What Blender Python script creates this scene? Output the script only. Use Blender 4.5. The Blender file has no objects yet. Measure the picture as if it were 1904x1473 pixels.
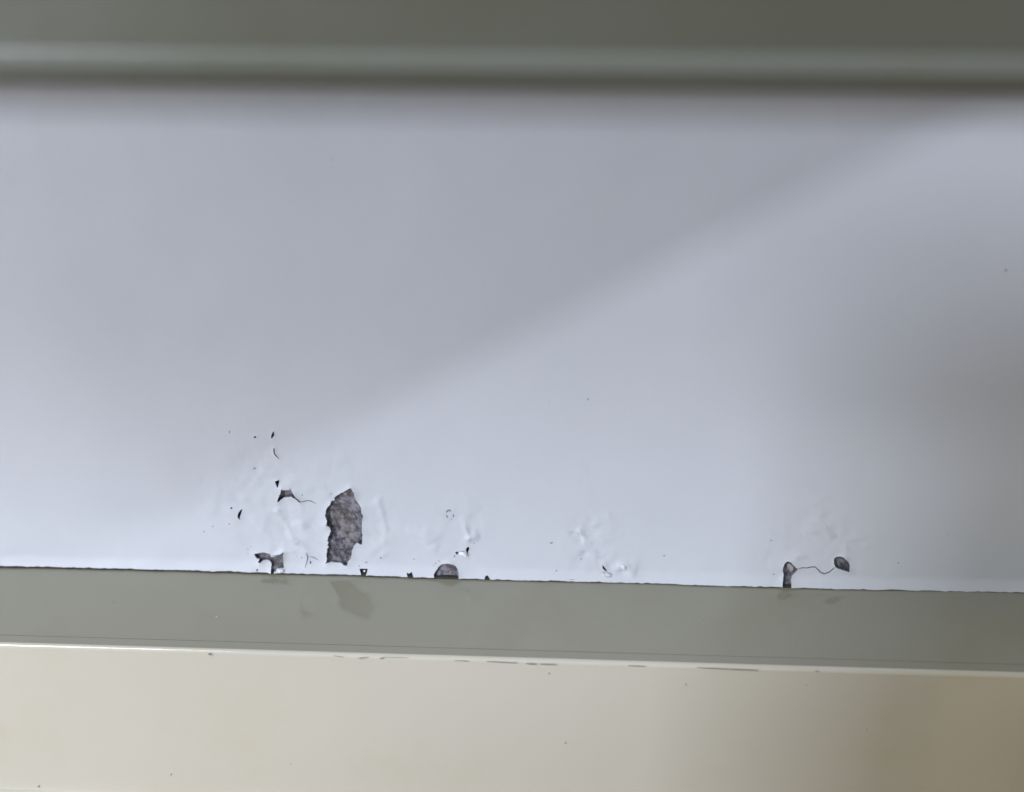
import bpy, bmesh, math, random
import numpy as np
from mathutils import Vector, Matrix, noise
from mathutils.geometry import delaunay_2d_cdt
random.seed(7)
R = math.radians
C = bpy.context.scene.collection
S = bpy.context.scene

# ------------------------------------------------------------------ camera
F = 2000.0; W0, H0 = 1904.0, 1473.0           # focal length and size of the photograph in its own pixels
D, H = 0.194, 0.1205                          # metres from the wall, metres above the foot of the wall
cam_d = bpy.data.cameras.new('camera'); cam = bpy.data.objects.new('camera', cam_d); C.objects.link(cam)
cam.location = (0, -D, H); cam.rotation_euler = (Matrix.Rotation(R(2.3), 3, 'Z') @ Matrix.Rotation(R(90-22.2), 3, 'X') @ Matrix.Rotation(R(.3), 3, 'Z')).to_euler()
cam_d.sensor_width = 36; cam_d.lens = 36*F/W0
cam_d.clip_start = 0.005; cam_d.clip_end = 50
cam_d.dof.use_dof = True; cam_d.dof.focus_distance = 0.2185; cam_d.dof.aperture_fstop = 6.6
S.camera = cam
CM = Matrix.LocRotScale(cam.location, cam.rotation_euler, None)

# ------------------------------------------------------------------ light
w = bpy.data.worlds.new('World'); S.world = w; w.use_nodes = True
bg = w.node_tree.nodes['Background']; bg.inputs[0].default_value = (0.97, 1.0, 0.875, 1); bg.inputs[1].default_value = 0.425
def lamp(name, kind, loc, target, energy, color, size=None):
    l = bpy.data.lights.new(name, kind); o = bpy.data.objects.new(name, l); C.objects.link(o)
    o.location = loc; l.energy = energy; l.color = color
    d = Vector(target)-Vector(loc); o.rotation_euler = d.to_track_quat('-Z', 'Y').to_euler()
    if kind == 'AREA': l.shape = 'RECTANGLE'; l.size, l.size_y = size
    else: l.shadow_soft_size = size
    return o
def polar(az, el, d):                         # azimuth to the left of the wall's normal, elevation, distance
    return (-d*math.sin(R(az))*math.cos(R(el)), -d*math.cos(R(az))*math.cos(R(el)), 0.03+d*math.sin(R(el)))
WIN = lamp('window_light', 'AREA', polar(40, 9.4, 1.3), (0,0,.04), 10.3, (0.845, 0.905, 1.03), (0.12, 0.14))
UPPER = lamp('upper_light', 'AREA', polar(45, 43, 1.15), (0,0,.01), 7.4, (0.89, 0.935, 1.02), (0.40, 0.40))  # added from above to brighten the wall foot and front face
BL = polar(-40, 9, 1.5)
EDGE_LIGHT = lamp('shadow_edge_light', 'AREA', BL, (0,0,.03), 4.6, (0.86, 0.92, 1.03), (.22, .032))  # added light for the diagonal shadow, stretched to blur its left edge
_z = (Vector(BL)-Vector((0,0,.03))).normalized(); _x = Vector((.874, 0, .486)); _x = (_x-_z*_x.dot(_z)).normalized(); _y = _z.cross(_x)
EDGE_LIGHT.rotation_euler = Matrix((_x, _y, _z)).transposed().to_euler()
S.cycles.blur_glossy = 0.2
S.view_settings.view_transform = 'Standard'; S.view_settings.look = 'None'
S.view_settings.exposure = 0; S.view_settings.gamma = 1

# ------------------------------------------------------------------ helpers
def ray(px, py):
    d = CM.to_3x3() @ Vector(((px-W0/2)/F, -(py-H0/2)/F, -1))
    return CM.translation, d
def hit(px, py, p0, n):
    o, d = ray(px, py); n = Vector(n)
    return o + d*((Vector(p0)-o).dot(n)/d.dot(n))
def wp(px, py):                               # a measured spot on the wall's face -> (x, z)
    p = hit(px, py, (0,0,0), (0,1,0)); return (p.x, p.z)
MMPX = 0.000105                               # one photograph pixel on the wall, metres

def obj(name, mesh, mat, parent=None, smooth=False):
    o = bpy.data.objects.new(name, mesh); C.objects.link(o)
    if mat and not mesh.materials: mesh.materials.append(mat)
    if smooth:
        for p in mesh.polygons: p.use_smooth = True
    if smooth: mesh.set_sharp_from_angle(angle=R(34))
    if parent: o.parent = parent
    return o
def thing(name, label, cat, loc=(0,0,0), group=None):
    o = bpy.data.objects.new(name, None); C.objects.link(o); o.location = loc; o.empty_display_size = .01
    o['label'] = label; o['category'] = cat
    if group: o['group'] = group
    return o
def mesh_of(name, vs, fs):
    m = bpy.data.meshes.new(name); m.from_pydata([tuple(v) for v in vs], [], fs); m.update(); return m

# ------------------------------------------------------------------ materials
def mat(name):
    m = bpy.data.materials.new(name); m.use_nodes = True
    nt = m.node_tree; return m, nt, nt.nodes['Principled BSDF']
def nd(nt, t, **kw):
    n = nt.nodes.new(t)
    for k, v in kw.items():
        if k in n.inputs: n.inputs[k].default_value = v
        else: setattr(n, k, v)
    return n
def coords(nt, scale=(1,1,1)):
    g = nd(nt, 'ShaderNodeTexCoord'); mp = nd(nt, 'ShaderNodeMapping'); mp.inputs['Scale'].default_value = scale
    nt.links.new(g.outputs['Object'], mp.inputs[0]); return mp.outputs[0]
def noise_tex(nt, co, scale, detail=4, rough=.5):
    n = nd(nt, 'ShaderNodeTexNoise'); n.inputs['Scale'].default_value = scale
    n.inputs['Detail'].default_value = detail; n.inputs['Roughness'].default_value = rough
    nt.links.new(co, n.inputs['Vector']); return n.outputs['Fac']
def ramp(nt, fac, stops):
    r = nd(nt, 'ShaderNodeValToRGB'); e = r.color_ramp.elements
    while len(e) < len(stops): e.new(.5)
    for k, (p, c) in enumerate(stops): e[k].position = p; e[k].color = (*c, 1)
    nt.links.new(fac, r.inputs[0]); return r.outputs[0]
def mixc(nt, a, b, fac, mode='MIX'):
    n = nd(nt, 'ShaderNodeMix', data_type='RGBA', blend_type=mode)
    for sock, v in ((n.inputs[0], fac), (n.inputs[6], a), (n.inputs[7], b)):
        if hasattr(v, 'is_linked'): nt.links.new(v, sock)
        elif isinstance(v, (int, float)): sock.default_value = v
        else: sock.default_value = (*v, 1)
    return n.outputs[2]
def bump(nt, bs, hs):                          # hs: (height socket, strength, distance)
    last = None
    for h, s, d in hs:
        b = nd(nt, 'ShaderNodeBump'); b.inputs['Strength'].default_value = s; b.inputs['Distance'].default_value = d
        nt.links.new(h, b.inputs['Height'])
        if last: nt.links.new(last, b.inputs['Normal'])
        last = b.outputs[0]
    nt.links.new(last, bs.inputs['Normal'])

def make_wall_paint():
    m, nt, b = mat('white_emulsion'); co = coords(nt)
    big = noise_tex(nt, co, 26, 3); med = noise_tex(nt, co, 160, 5, .6)
    c = ramp(nt, big, [(.3, (.580,.606,.674)), (.7, (.612,.634,.697))])
    c = mixc(nt, c, (.62,.63,.66), ramp(nt, med, [(.56, (0,0,0)), (.78, (.45,.45,.45))]))
    # a scatter of fly-speck sized dirt
    sp = noise_tex(nt, co, 900, 2, .5)
    c = mixc(nt, c, (.40,.40,.42), ramp(nt, sp, [(.775, (0,0,0)), (.83, (.6,.6,.6))]))
    nt.links.new(c, b.inputs['Base Color'])
    b.inputs['Roughness'].default_value = .5; b.inputs['Specular IOR Level'].default_value = .35
    bump(nt, b, [(noise_tex(nt, co, 110, 4), .22, .0006), (noise_tex(nt, co, 620, 4), .22, .00014), (noise_tex(nt, co, 2600, 2), .12, .00003)])
    return m
def make_plaster():
    m, nt, b = mat('bare_grey_plaster'); co = coords(nt)
    a = noise_tex(nt, co, 640, 3, .7); l = noise_tex(nt, co, 1100, 3, .6)
    c = ramp(nt, a, [(.38, (.052,.050,.064)), (.48, (.125,.120,.145)), (.60, (.240,.235,.270))])
    c = mixc(nt, c, (.42,.40,.42), ramp(nt, l, [(.66, (0,0,0)), (.76, (.7,.7,.7))]))
    sx = nd(nt, 'ShaderNodeTexNoise'); sx.inputs['Scale'].default_value = 130; nt.links.new(co, sx.inputs['Vector'])
    c = mixc(nt, c, (.235,.190,.155), ramp(nt, sx.outputs['Fac'], [(.58, (0,0,0)), (.72, (.30,.30,.30))]))
    nt.links.new(c, b.inputs['Base Color']); b.inputs['Roughness'].default_value = .9
    bump(nt, b, [(a, .6, .0003), (l, .5, .00012)])
    return m
def make_flat(name, col, rough=.9):
    m, nt, b = mat(name); co = coords(nt); n = noise_tex(nt, co, 600, 4)
    nt.links.new(ramp(nt, n, [(.3, tuple(v*.7 for v in col)), (.7, tuple(v*1.25 for v in col))]), b.inputs['Base Color'])
    b.inputs['Roughness'].default_value = rough; return m
def make_gloss(name, c1, c2, rough=.09, ior=1.75):
    m, nt, b = mat(name); co = coords(nt); st = coords(nt, (.18, 1, 1))
    c = ramp(nt, noise_tex(nt, co, 11, 3), [(.3, c1), (.7, c2)])
    c = mixc(nt, c, tuple(v*k for v, k in zip(c1, (.93,.88,.72))), ramp(nt, noise_tex(nt, co, 34, 5, .6), [(.52, (0,0,0)), (.75, (.5,.5,.5))]))
    fine = noise_tex(nt, co, 1300, 2)
    c = mixc(nt, c, (.25,.22,.18), ramp(nt, fine, [(.79, (0,0,0)), (.84, (.5,.5,.5))]))
    nt.links.new(c, b.inputs['Base Color'])
    r = ramp(nt, noise_tex(nt, co, 40, 4), [(.3, (rough*.75,)*3), (.7, (rough*1.3,)*3)])
    bs_ = noise_tex(nt, coords(nt, (.06, 1, 1)), 1500, 2)
    nt.links.new(r, b.inputs['Roughness']); b.inputs['IOR'].default_value = ior
    bump(nt, b, [(noise_tex(nt, st, 60, 2), .12, .0006), (noise_tex(nt, st, 500, 2), .08, .0001), (bs_, .10, .00004)])
    return m
M_WALL = make_wall_paint(); M_PLAS = make_plaster()
M_CAV = make_flat('shaded_cavity', (.075,.072,.080)); M_SEAM = make_flat('dark_seam', (.040,.036,.031))
M_EDGE = make_flat('broken_paint_edge', (.22,.22,.25))
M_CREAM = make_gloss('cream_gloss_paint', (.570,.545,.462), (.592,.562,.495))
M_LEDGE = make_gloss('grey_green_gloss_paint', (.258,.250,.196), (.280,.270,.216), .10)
M_OLIVE = make_gloss('olive_grey_paint', (.098,.099,.077), (.107,.108,.085), .5, 1.4)
M_BEAD_SHEEN = make_gloss('bead_sheen_grey', (.150,.158,.140), (.168,.173,.157), .3, 1.45)  # sheen of the bead put into its colour as a lighter grey
M_CHIP = make_flat('chipped_brown', (.22,.20,.18))

# ------------------------------------------------------------------ traced damage on the wall (photograph pixels)
def tr(ox, oy, s, pts): return [(ox+x/s, oy+y/s) for x, y in pts]
A1 = (590, 890, 8.664); A2 = (460, 780, 8.6625); A3 = (420, 930, 9.205); A4 = (660, 1020, 6.8)
A5 = (780, 920, 8.664); A6 = (1430, 1010, 10.02); A7 = (1000, 880, 6.404)
def blob(cx, cy, rx, ry, rot=0, n=9, j=.25):
    out = []
    for k in range(n):
        a = 2*math.pi*k/n; r = 1+random.uniform(-j, j); x = math.cos(a)*rx*r; y = math.sin(a)*ry*r
        out.append((cx+x*math.cos(rot)-y*math.sin(rot), cy+x*math.sin(rot)+y*math.cos(rot)))
    return out
def ribbon(pts, w0, w1=None):
    w1 = w0 if w1 is None else w1; n = len(pts); a, b = [], []
    for i, (x, y) in enumerate(pts):
        x0, y0 = pts[max(i-1, 0)]; x1, y1 = pts[min(i+1, n-1)]
        l = math.hypot(x1-x0, y1-y0) or 1; nx, ny = -(y1-y0)/l, (x1-x0)/l
        w_ = (w0+(w1-w0)*i/(n-1))/2*(1 if 0 < i < n-1 else .45)
        a.append((x+nx*w_, y+ny*w_)); b.append((x-nx*w_, y-ny*w_))
    return a + b[::-1]
BIG = tr(*A1, [(540,135),(600,220),(610,290),(640,370),(705,460),(712,540),(740,580),(728,650),(722,760),(730,900),(728,1045),(700,1052),(645,1020),(600,1065),(560,1150),(548,1270),(495,1330),(480,1395),(430,1390),(385,1355),(300,1350),(235,1335),(135,1355),(155,1300),(158,1130),(188,1095),(165,1070),(192,1018),(165,1000),(175,940),(225,840),(200,770),(150,725),(165,660),(130,590),(145,500),(175,440),(215,400),(235,350),(275,352),(280,300),(370,230),(460,185)])
LEFT = tr(*A3, [(480,918),(560,900),(650,885),(750,908),(780,935),(860,930),(960,905),(975,880),(1000,890),(985,930),(990,1040),(1005,1140),(950,1135),(895,1130),(870,1180),(845,1180),(842,1215),(835,1275),(785,1275),(785,1090),(750,1040),(700,1015),(640,1020),(590,1065),(555,1045),(580,1000),(530,985)])
BAT = tr(*A2, [(555,1110),(600,1128),(680,1128),(695,1100),(707,1130),(740,1180),(790,1240),(872,1316),(850,1322),(790,1265),(720,1228),(650,1240),(590,1255),(510,1315),(485,1315),(500,1260),(540,1180)])
ROUND = tr(*A5, [(240,1390),(240,1250),(300,1170),(370,1110),(440,1095),(500,1100),(570,1130),(620,1180),(635,1240),(635,1390)])
FINGER = tr(*A6, [(340,335),(400,350),(470,415),(540,480),(480,545),(420,600),(400,660),(395,830),(235,830),(245,680),(265,600),(255,480),(280,380)])
PEAR = tr(*A6, [(1215,290),(1260,250),(1320,243),(1380,255),(1440,310),(1500,390),(1498,460),(1490,530),(1380,500),(1240,450),(1205,370)])
big_holes = [('bare_patch', BIG, 'large ragged patch of bare grey plaster'),
             ('bare_patch', LEFT, 'dog-shaped grey patch where the paint has come away to the left of the large patch'),
             ('bare_patch', BAT, 'bat-shaped dark gap in the paint'),
             ('bare_patch', ROUND, 'half-round grey patch resting on the skirting'),
             ('bare_patch', FINGER, 'upright finger-shaped grey patch at the skirting'),
             ('bare_patch', PEAR, 'pear-shaped grey patch at the end of the wavy crack')]
small_holes = [
    tr(*A2, [(447,990),(520,965),(505,1060),(490,1095),(470,1060)]),
    tr(*A2, [(425,185),(437,250),(395,305),(382,285),(400,220)]),
    ribbon(tr(*A2, [(430,455),(432,500),(440,545),(475,590),(510,630)]), 2.6, 1.4),
    blob(*tr(*A2, [(125,280)])[0], 3.2, 1.6, -.3), 
    ribbon(tr(*A2, [(868,1318),(940,1308),(1020,1305),(1065,1330),(1110,1355)]), 1.9, .9),
    tr(*A3, [(285,150),(262,230),(240,290),(250,330),(225,325),(200,285),(215,220),(250,170)]),
    ribbon(tr(*A3, [(1375,890),(1405,950),(1400,1010),(1380,1080),(1360,1150)]), 2.0, 1.0),
    
    blob(*tr(*A3, [(1450,1065)])[0], 1.5, 2.4, -.4), 
    blob(*tr(*A3, [(97,130)])[0], 2.4, 1.6), 
    
    blob(*tr(*A3, [(548,1172)])[0], 1.5, 2.2),
    tr(*A4, [(60,248),(165,248),(152,300),(135,350),(90,350),(80,300)]),
    tr(*A4, [(655,290),(690,298),(722,280),(740,320),(765,362),(680,362)]),
    blob(906, 1073, 5.2, 5.0),
    tr(*A5, [(745,885),(765,845),(795,835),(805,865),(785,915),(775,950)]), blob(*tr(*A5, [(603,932)])[0], 2.5, 2.6),
    blob(*tr(*A5, [(567,985)])[0], 1.4, 1.1), 
    ribbon(tr(*A5, [(640,903),(735,900)]), 1.4, 1.2),
    
    
    
    
    tr(*A7, [(765,1085),(785,1100),(810,1135),(832,1165),(800,1160),(775,1140)]),
    
    ribbon(tr(*A6, [(535,470),(620,458),(700,462),(780,445),(860,445),(910,490),(960,545),(1030,575),(1110,550),(1165,505),(1218,450)]), 1.7, 1.9),
    
    
    
    
]
scuffs = [
    blob(*tr(*A2, [(130,790)])[0], 1.0, 3.2, .7),
    blob(*tr(*A3, [(1298,982)])[0], 1.6, 1.5),
    blob(*tr(*A3, [(1215,955)])[0], 1.1, 1.1),
    blob(*tr(*A3, [(55,410)])[0], 2.0, 1.2, -.4),
    blob(*tr(*A3, [(432,797)])[0], 1.4, 1.0),
    blob(*tr(*A3, [(375,845)])[0], 1.4, 1.1),
    blob(*tr(*A3, [(372,920)])[0], 1.3, .9),
    blob(*tr(*A5, [(877,780)])[0], 1.4, 3.0),
    ribbon(tr(*A3, [(1408,955),(1500,970),(1560,1010),(1600,1050)]), 1.3, .9),
    tr(*A5, [(415,280),(440,235),(480,220),(518,235),(510,265),(465,255),(440,290)]),
    tr(*A5, [(545,295),(565,330),(550,370),(530,350)]),
    blob(*tr(*A5, [(512,388)])[0], 1.5, 1.3),
    tr(*A5, [(425,300),(440,310),(470,365),(440,375)]),
    blob(*tr(*A5, [(262,1105)])[0], 1.8, 1.6),
    blob(*tr(*A5, [(312,1068)])[0], 1.6, 1.2),
    blob(*tr(*A5, [(230,1135)])[0], 1.3, 1.0),
    blob(*tr(*A7, [(160,828)])[0], 3.6, 1.8, -.2),
    blob(*tr(*A7, [(222,1162)])[0], 2.6, 1.2),
    blob(*tr(*A7, [(515,1025)])[0], 2.2, 1.6, .5),
    blob(*tr(*A6, [(85,582)])[0], 2.8, 1.0),
    blob(1671, 1048, 2.4, 1.1),
    blob(1870, 502, 4.0, 2.4, -.3),
    blob(396, 979, 2.0, 1.6),
    blob(379, 989, 1.6, 1.6),
    blob(708, 1037, 2.2, 2.2),
    blob(681, 1046, 3.0, 2.0),
    blob(668, 1052, 1.6, 1.8),
    blob(427, 803, 1.3, 3.0, .1),
    blob(472, 871, 1.0, 3.4, .6),
    blob(616, 918, 1.3, 1.2),
    blob(562, 920, 1.6, 1.8),
    blob(770, 1040, 1.4, 1.4),
    blob(1235, 1034, 2.2, 2.0),
    blob(1434, 1005, 2.0, 1.4),
    blob(1093, 742, 1.0, 2.4, .5),
]
def densify(poly, step=2.2, j=.55):
    out = []
    for i, (x, y) in enumerate(poly):
        x1, y1 = poly[(i+1) % len(poly)]; n = max(1, int(math.hypot(x1-x, y1-y)/step))
        for k in range(n):
            t = k/n; q = j if k else j*.3
            out.append((x+(x1-x)*t+random.uniform(-q, q), y+(y1-y)*t+random.uniform(-q, q)))
    return out
holes = [[wp(*p) for p in densify(h)] for _, h, _ in big_holes]
holes += [[wp(*p) for p in densify(h, 2.2, .2)] for h in small_holes]
nbig = len(big_holes)

def inside(poly, P):                           # vectorised point in polygon
    c = np.zeros(len(P), bool); n = len(poly)
    for i in range(n):
        x0, y0 = poly[i]; x1, y1 = poly[(i+1) % n]
        if y0 == y1: continue
        k = ((y0 > P[:,1]) != (y1 > P[:,1])) & (P[:,0] < (x1-x0)*(P[:,1]-y0)/(y1-y0)+x0)
        c ^= k
    return c
def dist_to(poly, P):
    best = np.full(len(P), 1e9); n = len(poly)
    for i in range(n):
        a = np.array(poly[i]); b = np.array(poly[(i+1) % n]); ab = b-a
        t = np.clip(((P-a)@ab)/max(ab@ab, 1e-18), 0, 1)
        best = np.minimum(best, np.hypot(*(P-a-t[:,None]*ab).T))
    return best

# ------------------------------------------------------------------ relief of the paint skin
LUMPS = [(560,975,110,75,1.0),(500,900,70,60,.55),(700,1000,70,60,.7),(800,1010,60,45,.7),(850,960,50,40,.7),(870,1010,25,30,.8),(1100,1010,50,60,1.0),(1160,1060,50,25,.9),
         (1510,975,75,70,.65),(1580,1000,60,30,.5),(440,950,60,50,.6),(1440,1040,40,35,.6),(620,870,70,50,.35),(1090,880,30,60,.3)]
LW = [(*wp(a, b), c*MMPX, d*MMPX, s) for a, b, c, d, s in LUMPS]
# ridges: raised creases where the skin has lifted
CREASE = [([(705,930),(718,985),(712,1030)],7,.00016),([(1078,985),(1095,1005),(1085,1015),(1110,1030)],7,.00035),([(1065,992),(1080,1000),(1088,1030)],6,-.00022),
          ([(1518,965),(1545,990),(1570,1005),(1575,1020)],7,.0003),([(1575,1003),(1608,1006)],6,.00022),([(590,985),(560,975)],6,.0002),([(548,1005),(530,970),(515,950)],7,.0002),
          ([(875,1010),(868,985),(862,970)],8,.0003),([(1140,1060),(1165,1052),(1175,1062)],9,.0004),([(1120,1048),(1135,1062),(1150,1070)],8,.0003),([(540,1000),(560,1012),(575,1022)],7,.00022),
          ([(455,925),(480,935),(500,945),(515,960)],6,.0001),([(1455,1020),(1470,1030),(1500,1035)],7,.0002),([(760,985),(785,1000),(800,1020)],8,.0002),([(505,1022),(535,1022),(560,1030)],6,.0002),([(640,960),(700,940)],9,.0001),
          ([(1088,760),(1096,735)],4,.0001),([(1080,990),(1130,960)],10,.00012),([(870,1000),(885,995)],6,.0003),([(600,905),(570,900),(540,880)],8,.00012)]
CW = [([wp(*p) for p in pl], wd*MMPX, h) for pl, wd, h in CREASE]
def fbm(x, z, f, o=4):
    return noise.fractal((x*f, z*f, 3.7), .9, 2.0, o)
def base_relief(P):
    n = len(P); y = np.zeros(n); m = np.zeros(n)
    for a, b, c, d, s in LW: m = np.maximum(m, s*np.exp(-(((P[:,0]-a)/c)**2+((P[:,1]-b)/d)**2)))
    m = np.maximum(m, .22*np.exp(-(P[:,1]/.008)**2))
    for i in range(n):
        x, z = P[i]
        y[i] = fbm(x, z, 9, 2)*.0009 + fbm(x, z, 45, 2)*.00010
        if m[i] > .02: y[i] += m[i]*(fbm(x, z, 150, 3)*.00034 + fbm(x+3, z, 420, 3)*.00015 + max(0, fbm(x, z+5, 230, 2))*.0005)
    for pl, wd, h in CW:
        dd = np.full(n, 1e9)
        for (x0, z0), (x1, z1) in zip(pl, pl[1:]):
            a = np.array((x0, z0)); ab = np.array((x1-x0, z1-z0)); t = np.clip(((P-a)@ab)/(ab@ab), 0, 1)
            dd = np.minimum(dd, np.hypot(*(P-a-t[:,None]*ab).T))
        q = np.array([max(0, .55+1.3*noise.noise((p[0]*330, p[1]*330, 8))) if e < wd*3 else 0 for p, e in zip(P, dd)])
        dd = dd*np.array([1+.9*noise.noise((p[0]*500, p[1]*500, 4)) if e < wd*3 else 1 for p, e in zip(P, dd)])
        y += 1.5*h*q*np.exp(-(dd/(wd*.8))**2)
    # soft filler fillet over the foot of the wall
    y += .0009*np.clip(1-P[:,1]/.0026, 0, 1.2)**1.25
    return y

# ------------------------------------------------------------------ the wall
wall = thing('plastered_wall', 'smooth white painted wall whose paint has flaked off in grey patches along the skirting', 'wall')
X0, X1, ZT = -.16, .15, .19
def foot(x):                                   # the torn lower edge of the paint, just clear of the ledge
    return .00009 + .00013*noise.noise((x*55, 9, 0)) + .00015*noise.noise((x*260, 1, 0)) + .00013*noise.noise((x*900, 5, 0)) + .00024*max(0, min(1, (.03-x)/.11))
pts = []; edges = []
def add_loop(l):
    s = len(pts); pts.extend(l); edges.extend((s+i, s+(i+1) % len(l)) for i in range(len(l)))
border = [(x, foot(x)) for x in np.arange(X0, X1, .00035)] + [(X1, foot(X1)), (X1, ZT), (X0, ZT)]
add_loop(border)
for h in holes: add_loop(h)
grid = []
def fill(px0, px1, py0, py1, st):
    y = py0; r = 0
    while y < py1:
        x = px0 + (st/2 if r % 2 else 0)
        while x < px1:
            grid.append(wp(x+random.uniform(-.2, .2)*st, y+random.uniform(-.2, .2)*st)); x += st
        y += st; r += 1
fill(-60, 1990, 880, 1096, 4.0); fill(-60, 1990, 770, 880, 7.0); fill(-60, 1990, -300, 770, 26.0); fill(360, 700, 770, 880, 4.5)
G = np.array(grid)
keep = (G[:,0] > X0+.0005) & (G[:,0] < X1-.0005) & (G[:,1] < ZT-.001) & (G[:,1] > .0007)
for h in holes:
    a = np.array(h); bb = (G[:,0] > a[:,0].min()-.0004) & (G[:,0] < a[:,0].max()+.0004) & (G[:,1] > a[:,1].min()-.0004) & (G[:,1] < a[:,1].max()+.0004)
    idx = np.nonzero(bb & keep)[0]
    if len(idx):
        bad = inside(h, G[idx]) | (dist_to(h, G[idx]) < .00018); keep[idx[bad]] = False
pts.extend(map(tuple, G[keep]))
ov, oe, of, *_ = delaunay_2d_cdt([Vector(p) for p in pts], edges, [], 0, 1e-7)
V = np.array([tuple(v) for v in ov]); T = np.array([f for f in of])
cen = V[T].mean(axis=1); drop = ~inside(border, cen)
for h in holes:
    a = np.array(h); bb = np.nonzero((cen[:,0] > a[:,0].min()) & (cen[:,0] < a[:,0].max()) & (cen[:,1] > a[:,1].min()) & (cen[:,1] < a[:,1].max()))[0]
    if len(bb): drop[bb] |= inside(h, cen[bb])
T = T[~drop]
Y = base_relief(V)
def lift_of(P):                                # the skin curls up towards the broken edges
    out = np.zeros(len(P))
    for k, h in enumerate(holes):
        amp, fall = (.00052, .00075) if k < nbig else (.00012, .00030)
        a = np.array(h); idx = np.nonzero((P[:,0] > a[:,0].min()-.003) & (P[:,0] < a[:,0].max()+.003) & (P[:,1] > a[:,1].min()-.003) & (P[:,1] < a[:,1].max()+.003))[0]
        if not len(idx): continue
        d = dist_to(h, P[idx])
        q = np.array([.55+.9*noise.noise((P[i,0]*420, P[i,1]*420, k)) for i in idx])
        out[idx] = np.maximum(out[idx], amp*np.clip(q, .05, 1.4)*np.exp(-d/fall))
    return out
Y = Y + lift_of(V)
vs = [(V[i,0], -Y[i], V[i,1]) for i in range(len(V))]
fs = [tuple(int(v) for v in t) for t in T]
def facing(f):
    a, b, c = (Vector(vs[i]) for i in f); return (b-a).cross(c-a).y
fs = [f if facing(f) < 0 else f[::-1] for f in fs]
paint = obj('paint_skin', mesh_of('paint_skin', vs, fs), M_WALL, wall, True)
# the thickness of the skin along every broken edge
cnt = {}
for f in fs:
    for a, b in ((f[0],f[1]),(f[1],f[2]),(f[2],f[0])): cnt.setdefault((min(a,b),max(a,b)), []).append((a, b))
ev, ef = [], []
for k, l in cnt.items():
    if len(l) == 1:
        a, b = l[0]; s = len(ev); pa, pb = vs[a], vs[b]
        if pa[2] > .12: continue
        t = .00042 if pa[2] > .0009 else .00012
        ev += [pa, pb, (pb[0], pb[1]+t, pb[2]), (pa[0], pa[1]+t, pa[2])]; ef.append((s+1, s, s+3, s+2))
obj('paint_edge', mesh_of('paint_edge', ev, ef), M_EDGE, wall)
# plaster under the skin: a rough pad behind each large hole and a bed coloured dark for the shade in small holes
def pad(poly, name, label):
    a = np.array(poly); x0, z0 = a.min(0)-.0008; x1, z1 = a.max(0)+.0008; z0 = max(z0, -.0012)
    st = .00016; nx = int((x1-x0)/st)+2; nz = int((z1-z0)/st)+2; v = []; f = []
    for j in range(nz):
        for i in range(nx):
            x = x0+(x1-x0)*i/(nx-1); z = z0+(z1-z0)*j/(nz-1)
            r = fbm(x, z, 420, 4)*.00034 + noise.cell((x*900+z*300, z*700, 1))*.00016 + fbm(x, z, 1500, 2)*.00006
            v.append((x, .00062-r-.0009*max(0, min(1.2, 1-z/.0026))**1.25, z))
    for j in range(nz-1):
        for i in range(nx-1): f.append((j*nx+i, j*nx+i+1, (j+1)*nx+i+1, (j+1)*nx+i))
    o = obj(name, mesh_of(name, v, f), M_PLAS, wall, True); o['label'] = label
for (nm, _, lb), h in zip(big_holes, holes): pad(h, nm, lb)
obj('plaster_bed', mesh_of('plaster_bed', [(X0,.0015,-.004),(X1,.0015,-.004),(X1,.0015,ZT),(X0,.0015,ZT)], [(0,1,2,3)]), M_CAV, wall)
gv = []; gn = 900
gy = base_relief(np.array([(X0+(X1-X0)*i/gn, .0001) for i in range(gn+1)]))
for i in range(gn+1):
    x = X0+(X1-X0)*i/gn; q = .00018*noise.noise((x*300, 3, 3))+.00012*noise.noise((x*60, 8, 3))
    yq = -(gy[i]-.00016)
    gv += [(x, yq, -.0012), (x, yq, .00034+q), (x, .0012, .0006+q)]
obj('seam_line', mesh_of('seam_line', gv, [(3*i+k, 3*i+3+k, 3*i+4+k, 3*i+1+k) for i in range(gn) for k in (0, 1)]), M_SEAM, wall)  # dark brown strip along the seam of wall and ledge

M_FLAKE = make_flat('paler_white_paint', (.72,.73,.76), .5)  # flakes are paler than the wall paint
# loose curls of paint hanging at some holes
def flake(pts_px, lift, name='paint_flake', m_=None):
    if m_ is None: m_ = M_FLAKE
    P = [wp(*p) for p in pts_px]; cx = sum(p[0] for p in P)/len(P); cz = sum(p[1] for p in P)/len(P); t = .00012
    n = len(P); zs = [lift*(1+.6*noise.noise((p[0]*900, p[1]*900, 2))) for p in P]
    y0 = -float(base_relief(np.array([[cx, cz]]))[0])
    v = [(p[0], y0-z, p[1]) for p, z in zip(P, zs)] + [(cx, y0-lift*1.5, cz)] + [(p[0], y0-z+t, p[1]) for p, z in zip(P, zs)] + [(cx, y0-lift*1.5+t, cz)]
    f = []
    for i in range(n):
        j = (i+1) % n; f += [(i, j, n), (n+1+j, n+1+i, 2*n+1), (j, i, n+1+i, n+1+j)]
    m = mesh_of(name, v, f); bm = bmesh.new(); bm.from_mesh(m); bmesh.ops.recalc_face_normals(bm, faces=bm.faces); bm.to_mesh(m); bm.free()
    return obj(name, m, m_ or M_WALL, wall)
flake(tr(*A5, [(640,912),(700,905),(755,915),(768,950),(745,975),(690,962),(640,948)]), .00045)
flake(tr(*A7, [(755,1150),(790,1168),(835,1172),(868,1195),(850,1222),(800,1218),(765,1195)]), .0006)
flake(tr(*A3, [(775,942),(800,938),(835,942),(838,956),(800,958),(778,956)]), .0003)
flake(tr(*A3, [(905,1140),(960,1145),(1003,1155),(1005,1195),(950,1205),(900,1190)]), .0005)
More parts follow.
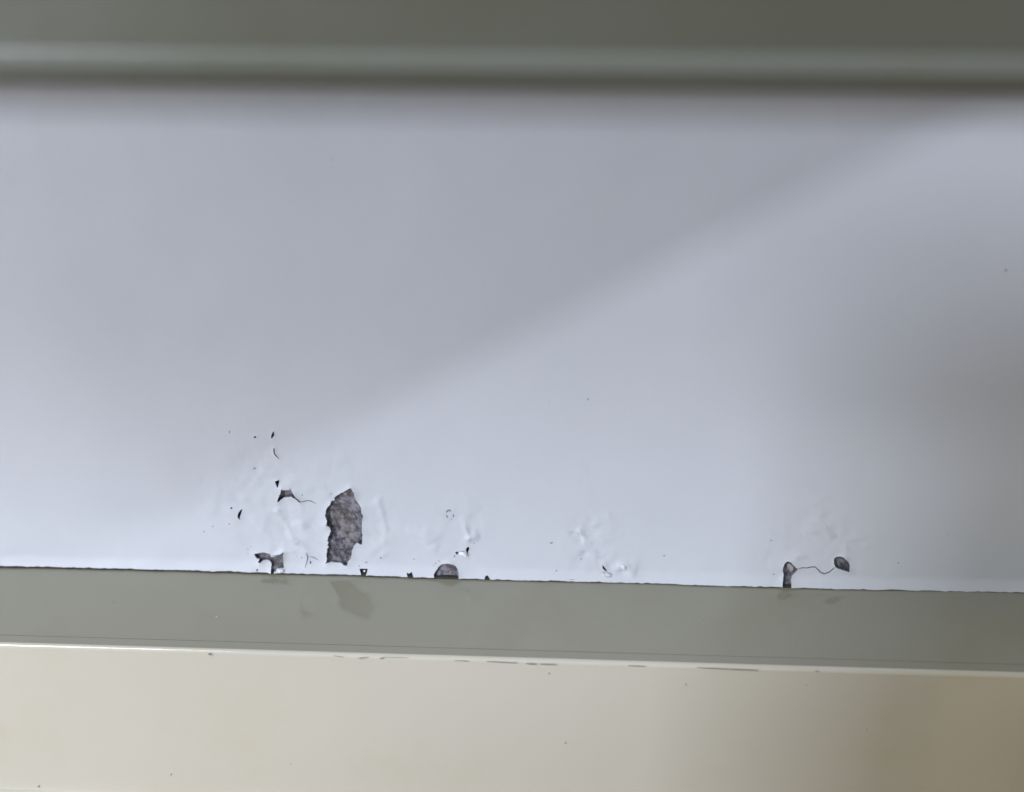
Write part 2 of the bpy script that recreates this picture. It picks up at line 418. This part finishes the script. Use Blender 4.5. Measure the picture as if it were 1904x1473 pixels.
flake(tr(*A4, [(108,262),(132,258),(135,278),(118,285)]), .0001)
flake(tr(*A7, [(985,1085),(1010,1078),(1040,1092),(1030,1125),(1000,1130)]), .0002)
flake(tr(*A6, [(330,380),(355,370),(385,400),(470,480),(450,530),(410,560),(380,530),(345,470)]), -.00035, 'plaster_lump', make_flat('pale_plaster', (.34,.31,.31)))

M_SCUFF = make_flat('grey_scuff', (.30,.30,.335), .8)
def scuff(poly):
    P = [wp(*p) for p in densify(poly, 1.5, .15)]; n = len(P); c = (sum(p[0] for p in P)/n, sum(p[1] for p in P)/n)
    Yb = base_relief(np.array(P+[c])); Yb = Yb + lift_of(np.array(P+[c]))
    v = [(p[0], -y+.00002, p[1]) for p, y in zip(P, Yb)] + [(c[0], -Yb[-1]-.00012, c[1])]
    f = [(i, (i+1) % n, n) for i in range(n)]
    m = mesh_of('scuff', v, f); bm = bmesh.new(); bm.from_mesh(m); bmesh.ops.recalc_face_normals(bm, faces=bm.faces)
    if sum(q.normal.y for q in bm.faces) > 0: bmesh.ops.reverse_faces(bm, faces=bm.faces)
    bm.to_mesh(m); bm.free(); obj('scuff', m, M_SCUFF, wall, True)
for q in scuffs: scuff(q)
# ------------------------------------------------------------------ skirting board with a sloping top
AL = R(15)
nL = (0, -math.sin(AL), math.cos(AL))
def oz(p): return (-p.y, p.z)
g0 = oz(hit(815, 1203, (0,0,0), nL))           # where the groove runs
s_a = oz(hit(815, 1205, (0,0,0), nL))
def shift(p, px_from, px_to, ang, x=815):      # next profile point along a slope `ang` below horizontal, ending at pixel row px_to
    n = (0, -math.sin(ang), math.cos(ang)); q = hit(x, px_to, (0, -p[0], p[1]), n); return oz(q)
lip0 = (g0[0]+.00028, g0[1]-.00004)
lip1 = shift(lip0, 1206, 1218, R(13))
prof_ledge = [(-.0035, .0035*math.tan(AL)), (0, 0)] + [(g0[0]*k/6, g0[1]*k/6) for k in range(1, 6)] + [g0, (g0[0]+.00006, g0[1]-.00018), (lip0[0]-.00006, lip0[1]-.00018), lip0, lip1]
r_ = .0008
prof_front = [lip1]
for k in range(1, 9):
    a = R(90)*k/8; prof_front.append((lip1[0]+r_*math.sin(a), lip1[1]-r_*(1-math.cos(a))))
face_o = prof_front[-1][0]
zb = hit(0, 1468, (0, -face_o, 0), (0, 1, 0)).z
prof_face = [prof_front[-1]] + [(face_o, prof_front[-1][1]+(zb-prof_front[-1][1])*k/5) for k in range(1, 6)]
prof_toe = [prof_face[-1], (face_o+.0003, zb-.0002), (face_o+.0012, zb-.0004), (face_o+.0018, zb-.0010), (face_o+.0018, -.11)]
def sweep(name, prof, mat_, parent, x0=-.26, x1=.24, n=160, wob=.00005, seed=0):
    v = []; f = []; m = len(prof)
    for i in range(n+1):
        x = x0+(x1-x0)*i/n
        for k, (o_, z_) in enumerate(prof):
            dn = wob*noise.noise((x*38, k*.15, seed)) + wob*.35*noise.noise((x*220, k*.4, seed+9))
            v.append((x, -(o_+dn), z_+dn*.6))
    for i in range(n):
        for k in range(m-1): f.append((i*m+k, i*m+k+1, (i+1)*m+k+1, (i+1)*m+k))
    return obj(name, mesh_of(name, v, f), mat_, parent, True)
sk = thing('skirting_board', 'cream gloss-painted skirting board with a sloping grey-looking top ledge below the flaking wall', 'skirting board')
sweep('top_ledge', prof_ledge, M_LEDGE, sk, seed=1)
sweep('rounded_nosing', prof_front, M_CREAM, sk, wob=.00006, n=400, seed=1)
sweep('front_face', prof_face, M_CREAM, sk, wob=.0001, seed=3)
sweep('toe_bead', prof_toe, M_CREAM, sk, seed=4)
# slits and chips along the nosing
def sliver(px0, py0, px1, py1, wpx, m, name='paint_chip'):
    n = max(3, int(abs(px1-px0)/6)); v = []; f = []
    cr = prof_front[4]
    for i in range(n+1):
        t = i/n; px = px0+(px1-px0)*t; py = py0+(py1-py0)*t + .5*noise.noise((px*.05, 2, 0))
        hw = wpx*.5*math.sin(math.pi*min(max(t, .06), .94))**.5*(.7+.5*noise.noise((px*.11, 0, 4)))
        for s in (-1, 1):
            n_ = (0, -math.sin(R(40)), math.cos(R(40)))
            p = hit(px, py+s*hw, (0, -cr[0]-.00003, cr[1]+.00004), n_); v.append(p)
    k = len(v); v += [(p[0], p[1]+.0002, p[2]-.0002) for p in v[:k]]
    for i in range(n): f.append((2*i, 2*i+2, 2*i+3, 2*i+1))
    for i in range(n):
        f.append((2*i, 2*i+k, 2*i+2+k, 2*i+2)); f.append((2*i+1, 2*i+3, 2*i+3+k, 2*i+1+k))
    return obj(name, mesh_of(name, v, f), m, sk)

sliver(1296, 1241.5, 1410, 1246.5, 1.7, M_CHIP); sliver(905, 1230, 962, 1233, 1.2, M_CHIP); sliver(978, 1234, 998, 1235, 1.8, M_CHIP); sliver(1004, 1235, 1035, 1236, 1.0, M_CHIP)
sliver(667, 1224, 686, 1222, 1.3, M_CHIP); sliver(706, 1224.5, 714, 1224, 2.4, M_CHIP); sliver(712, 1222, 760, 1223.5, .9, M_CHIP); sliver(620, 1219.5, 638, 1222, 1.0, M_CHIP)
sliver(387, 1216, 393, 1216.5, 4.5, M_CHIP); sliver(1168, 1238, 1200, 1239, 1.1, M_CHIP); sliver(1516, 1248, 1524, 1248.5, 1.8, M_CHIP); sliver(845, 1228.5, 872, 1229.5, .7, M_CHIP)
def speck(px, py, rx, ry, plane):
    P = [hit(*p, *plane) for p in blob(px, py, rx, ry, random.uniform(-.5, .5), 8)]; c = hit(px, py, *plane); nn = Vector(plane[1]).normalized()
    if nn.y > 0: nn = -nn
    v = [p+nn*.00006 for p in P]+[c+nn*.00022]
    m = mesh_of('dirt_speck', v, [(i, (i+1) % 8, 8) for i in range(8)]); bm = bmesh.new(); bm.from_mesh(m)
    if sum(f.normal.dot(nn) for f in bm.faces) < 0: bmesh.ops.reverse_faces(bm, faces=bm.faces)
    bm.to_mesh(m); bm.free(); obj('dirt_speck', m, M_SPECK, sk, True)
M_SPECK = make_flat('brown_grey_speck', (.34,.325,.29), .8)
PL = ((0,0,0), (0, -math.sin(AL), math.cos(AL))); PF = ((0, -face_o, 0), (0, 1, 0))
for a in [(403,1147,2.2,1.6),(1237,1163,1.4,1.0),(1608,1159,1.8,1.2),(1310,1160,2.4,1.0),(560,1128,1.2,1.0),(212,1120,1.0,1.0),(1480,1190,1.6,1.0)]: speck(*a, PL)
for a in [(1021,1252,1.4,2.0),(1275,1273,1.8,1.6),(72,1462,2.4,2.0),(318,1440,1.2,2.2),(1052,1381,2.4,2.0),(1500,1274,1.0,1.2),(1612,1356,1.2,1.0),(540,1420,.9,.8)]: speck(*a, PF)
# ------------------------------------------------------------------ the shelf edge above, close to the lens
sh = thing('shelf_board', 'dark olive-grey moulded board edge crossing the top, out of focus and close to the lens', 'board')
OB = .068
def bz(py, o_): return hit(W0/2, py, (0, -o_, 0), (0, 1, 0)).z
def byaw(prof): return prof
low = bz(172, OB)
z1_ = bz(140, OB); z2_ = bz(96, OB)
lower = [(-.001, low+.0005), (OB-.0015, low+.0002), (OB, low+.0012), (OB, z1_)]
bead = [(OB, z1_)]
for k in range(0, 9):
    a = math.pi*k/8; bead.append((OB+.0006*math.sin(a), z1_+(z2_-z1_)*(1-math.cos(a))/2))
upper = [(OB-.0006, z2_), (OB-.0006, z2_+.004), (OB-.0003, .30)]
def sweep_y(name, prof, seed, m=M_OLIVE):                 # like sweep, with the slight turn of this board against the wall
    o = sweep(name, prof, m, sh, x0=-.3, x1=.3, n=40, seed=seed); return o
sweep_y('soffit_and_lip', lower, 11); sweep_y('bead_moulding', bead, 12, M_BEAD_SHEEN); sweep_y('upper_face', upper, 13)

# ------------------------------------------------------------------ floor, and things added out of view to shade or tint the scene
def make_wood():
    m, nt, b = mat('brown_wood'); co = coords(nt, (1, 9, 9))
    nt.links.new(ramp(nt, noise_tex(nt, co, 6, 5), [(.3, (.20,.125,.055)), (.7, (.30,.19,.09))]), b.inputs['Base Color']); b.inputs['Roughness'].default_value = .5; return m
M_WOOD = make_wood()
fl = obj('floor', mesh_of('floor', [(-2,-2.5,-.105),(2,-2.5,-.105),(2,.01,-.105),(-2,.01,-.105)], [(0,1,2,3)]), M_WOOD); fl['kind'] = 'structure'
def rbox(name, sx, sy, sz, m, parent, loc=(0,0,0), bev=.004, rot=None):
    bm = bmesh.new(); bmesh.ops.create_cube(bm, size=1); bmesh.ops.scale(bm, vec=(sx, sy, sz), verts=bm.verts)
    bmesh.ops.bevel(bm, geom=bm.edges[:], offset=bev, segments=3, affect='EDGES', profile=.5)
    me = bpy.data.meshes.new(name); bm.to_mesh(me); bm.free(); o = obj(name, me, m, parent); o.location = loc
    return o
M_CRATE = make_flat('olive_grey_crate', (.20,.205,.11), .7)
BX = (-.053, -.27, -.105)  # unseen crate added to block the window light on the right
box = thing('crate_blocker', 'added olive-grey crate, out of view, shading the right side of the wall and skirting', 'crate', BX)
rbox('crate_body', .20, .08, .200, M_CRATE, box, (0, 0, .100), .012); rbox('crate_lid', .206, .086, .012, M_CRATE, box, (0, 0, .206), .005)
BK = (.142, -.056, -.105)  # unseen block added to bounce warm light onto the lower right
M_ORANGE = make_flat('warm_bounce_orange', (.60,.40,.05), .5)
blk = thing('bounce_block', 'added orange-brown block, out of view, bouncing warm light onto the skirting', 'block', BK)
rbox('block_body', .085, .05, .088, M_ORANGE, blk, (0, 0, .044), .006); rbox('block_cap', .088, .053, .010, M_ORANGE, blk, (0, 0, .093), .004)
BY = (.545, -.42, -.105)  # unseen stool added to keep the right-hand light off the skirting
bx2 = thing('stool_blocker', 'added low brown stool, out of view, blocking light from the right end of the skirting', 'stool', BY)
rbox('seat', .36, .16, .020, M_WOOD, bx2, (0, 0, .190), .006); rbox('side_panel', .34, .020, .178, M_WOOD, bx2, (0, .05, .089), .003)
for sx in (-1, 1): rbox('leg', .020, .12, .178, M_WOOD, bx2, (sx*.16, -.022, .089), .003)
# unseen slab added behind the lens to cast the diagonal shadow on the wall
M_BLACK = make_flat('black_plastic', (.03,.03,.032), .4)
P = Vector((wp(140, 1045)[0], 0, wp(140, 1045)[1])); Lb = Vector(BL); yc = -D-.03
tt = (yc-P.y)/(Lb.y-P.y); corner = P.lerp(Lb, tt)
u = Vector((.874, 0, .486)); v_ = Vector((-.486, 0, .874)); LP, WP_ = .245, .168
ph = thing('shadow_slab', 'black tablet added out of view to cast the diagonal wall shadow', 'slab', corner+u*LP/2+v_*WP_/2)
ph.rotation_euler = (0, -math.atan2(.486, .874), 0)
rbox('slab_body', LP, .008, WP_, M_BLACK, ph, bev=.0035); rbox('slab_face', LP-.006, .001, WP_-.006, M_BLACK, ph, (0, -.0042, 0), bev=.0003)
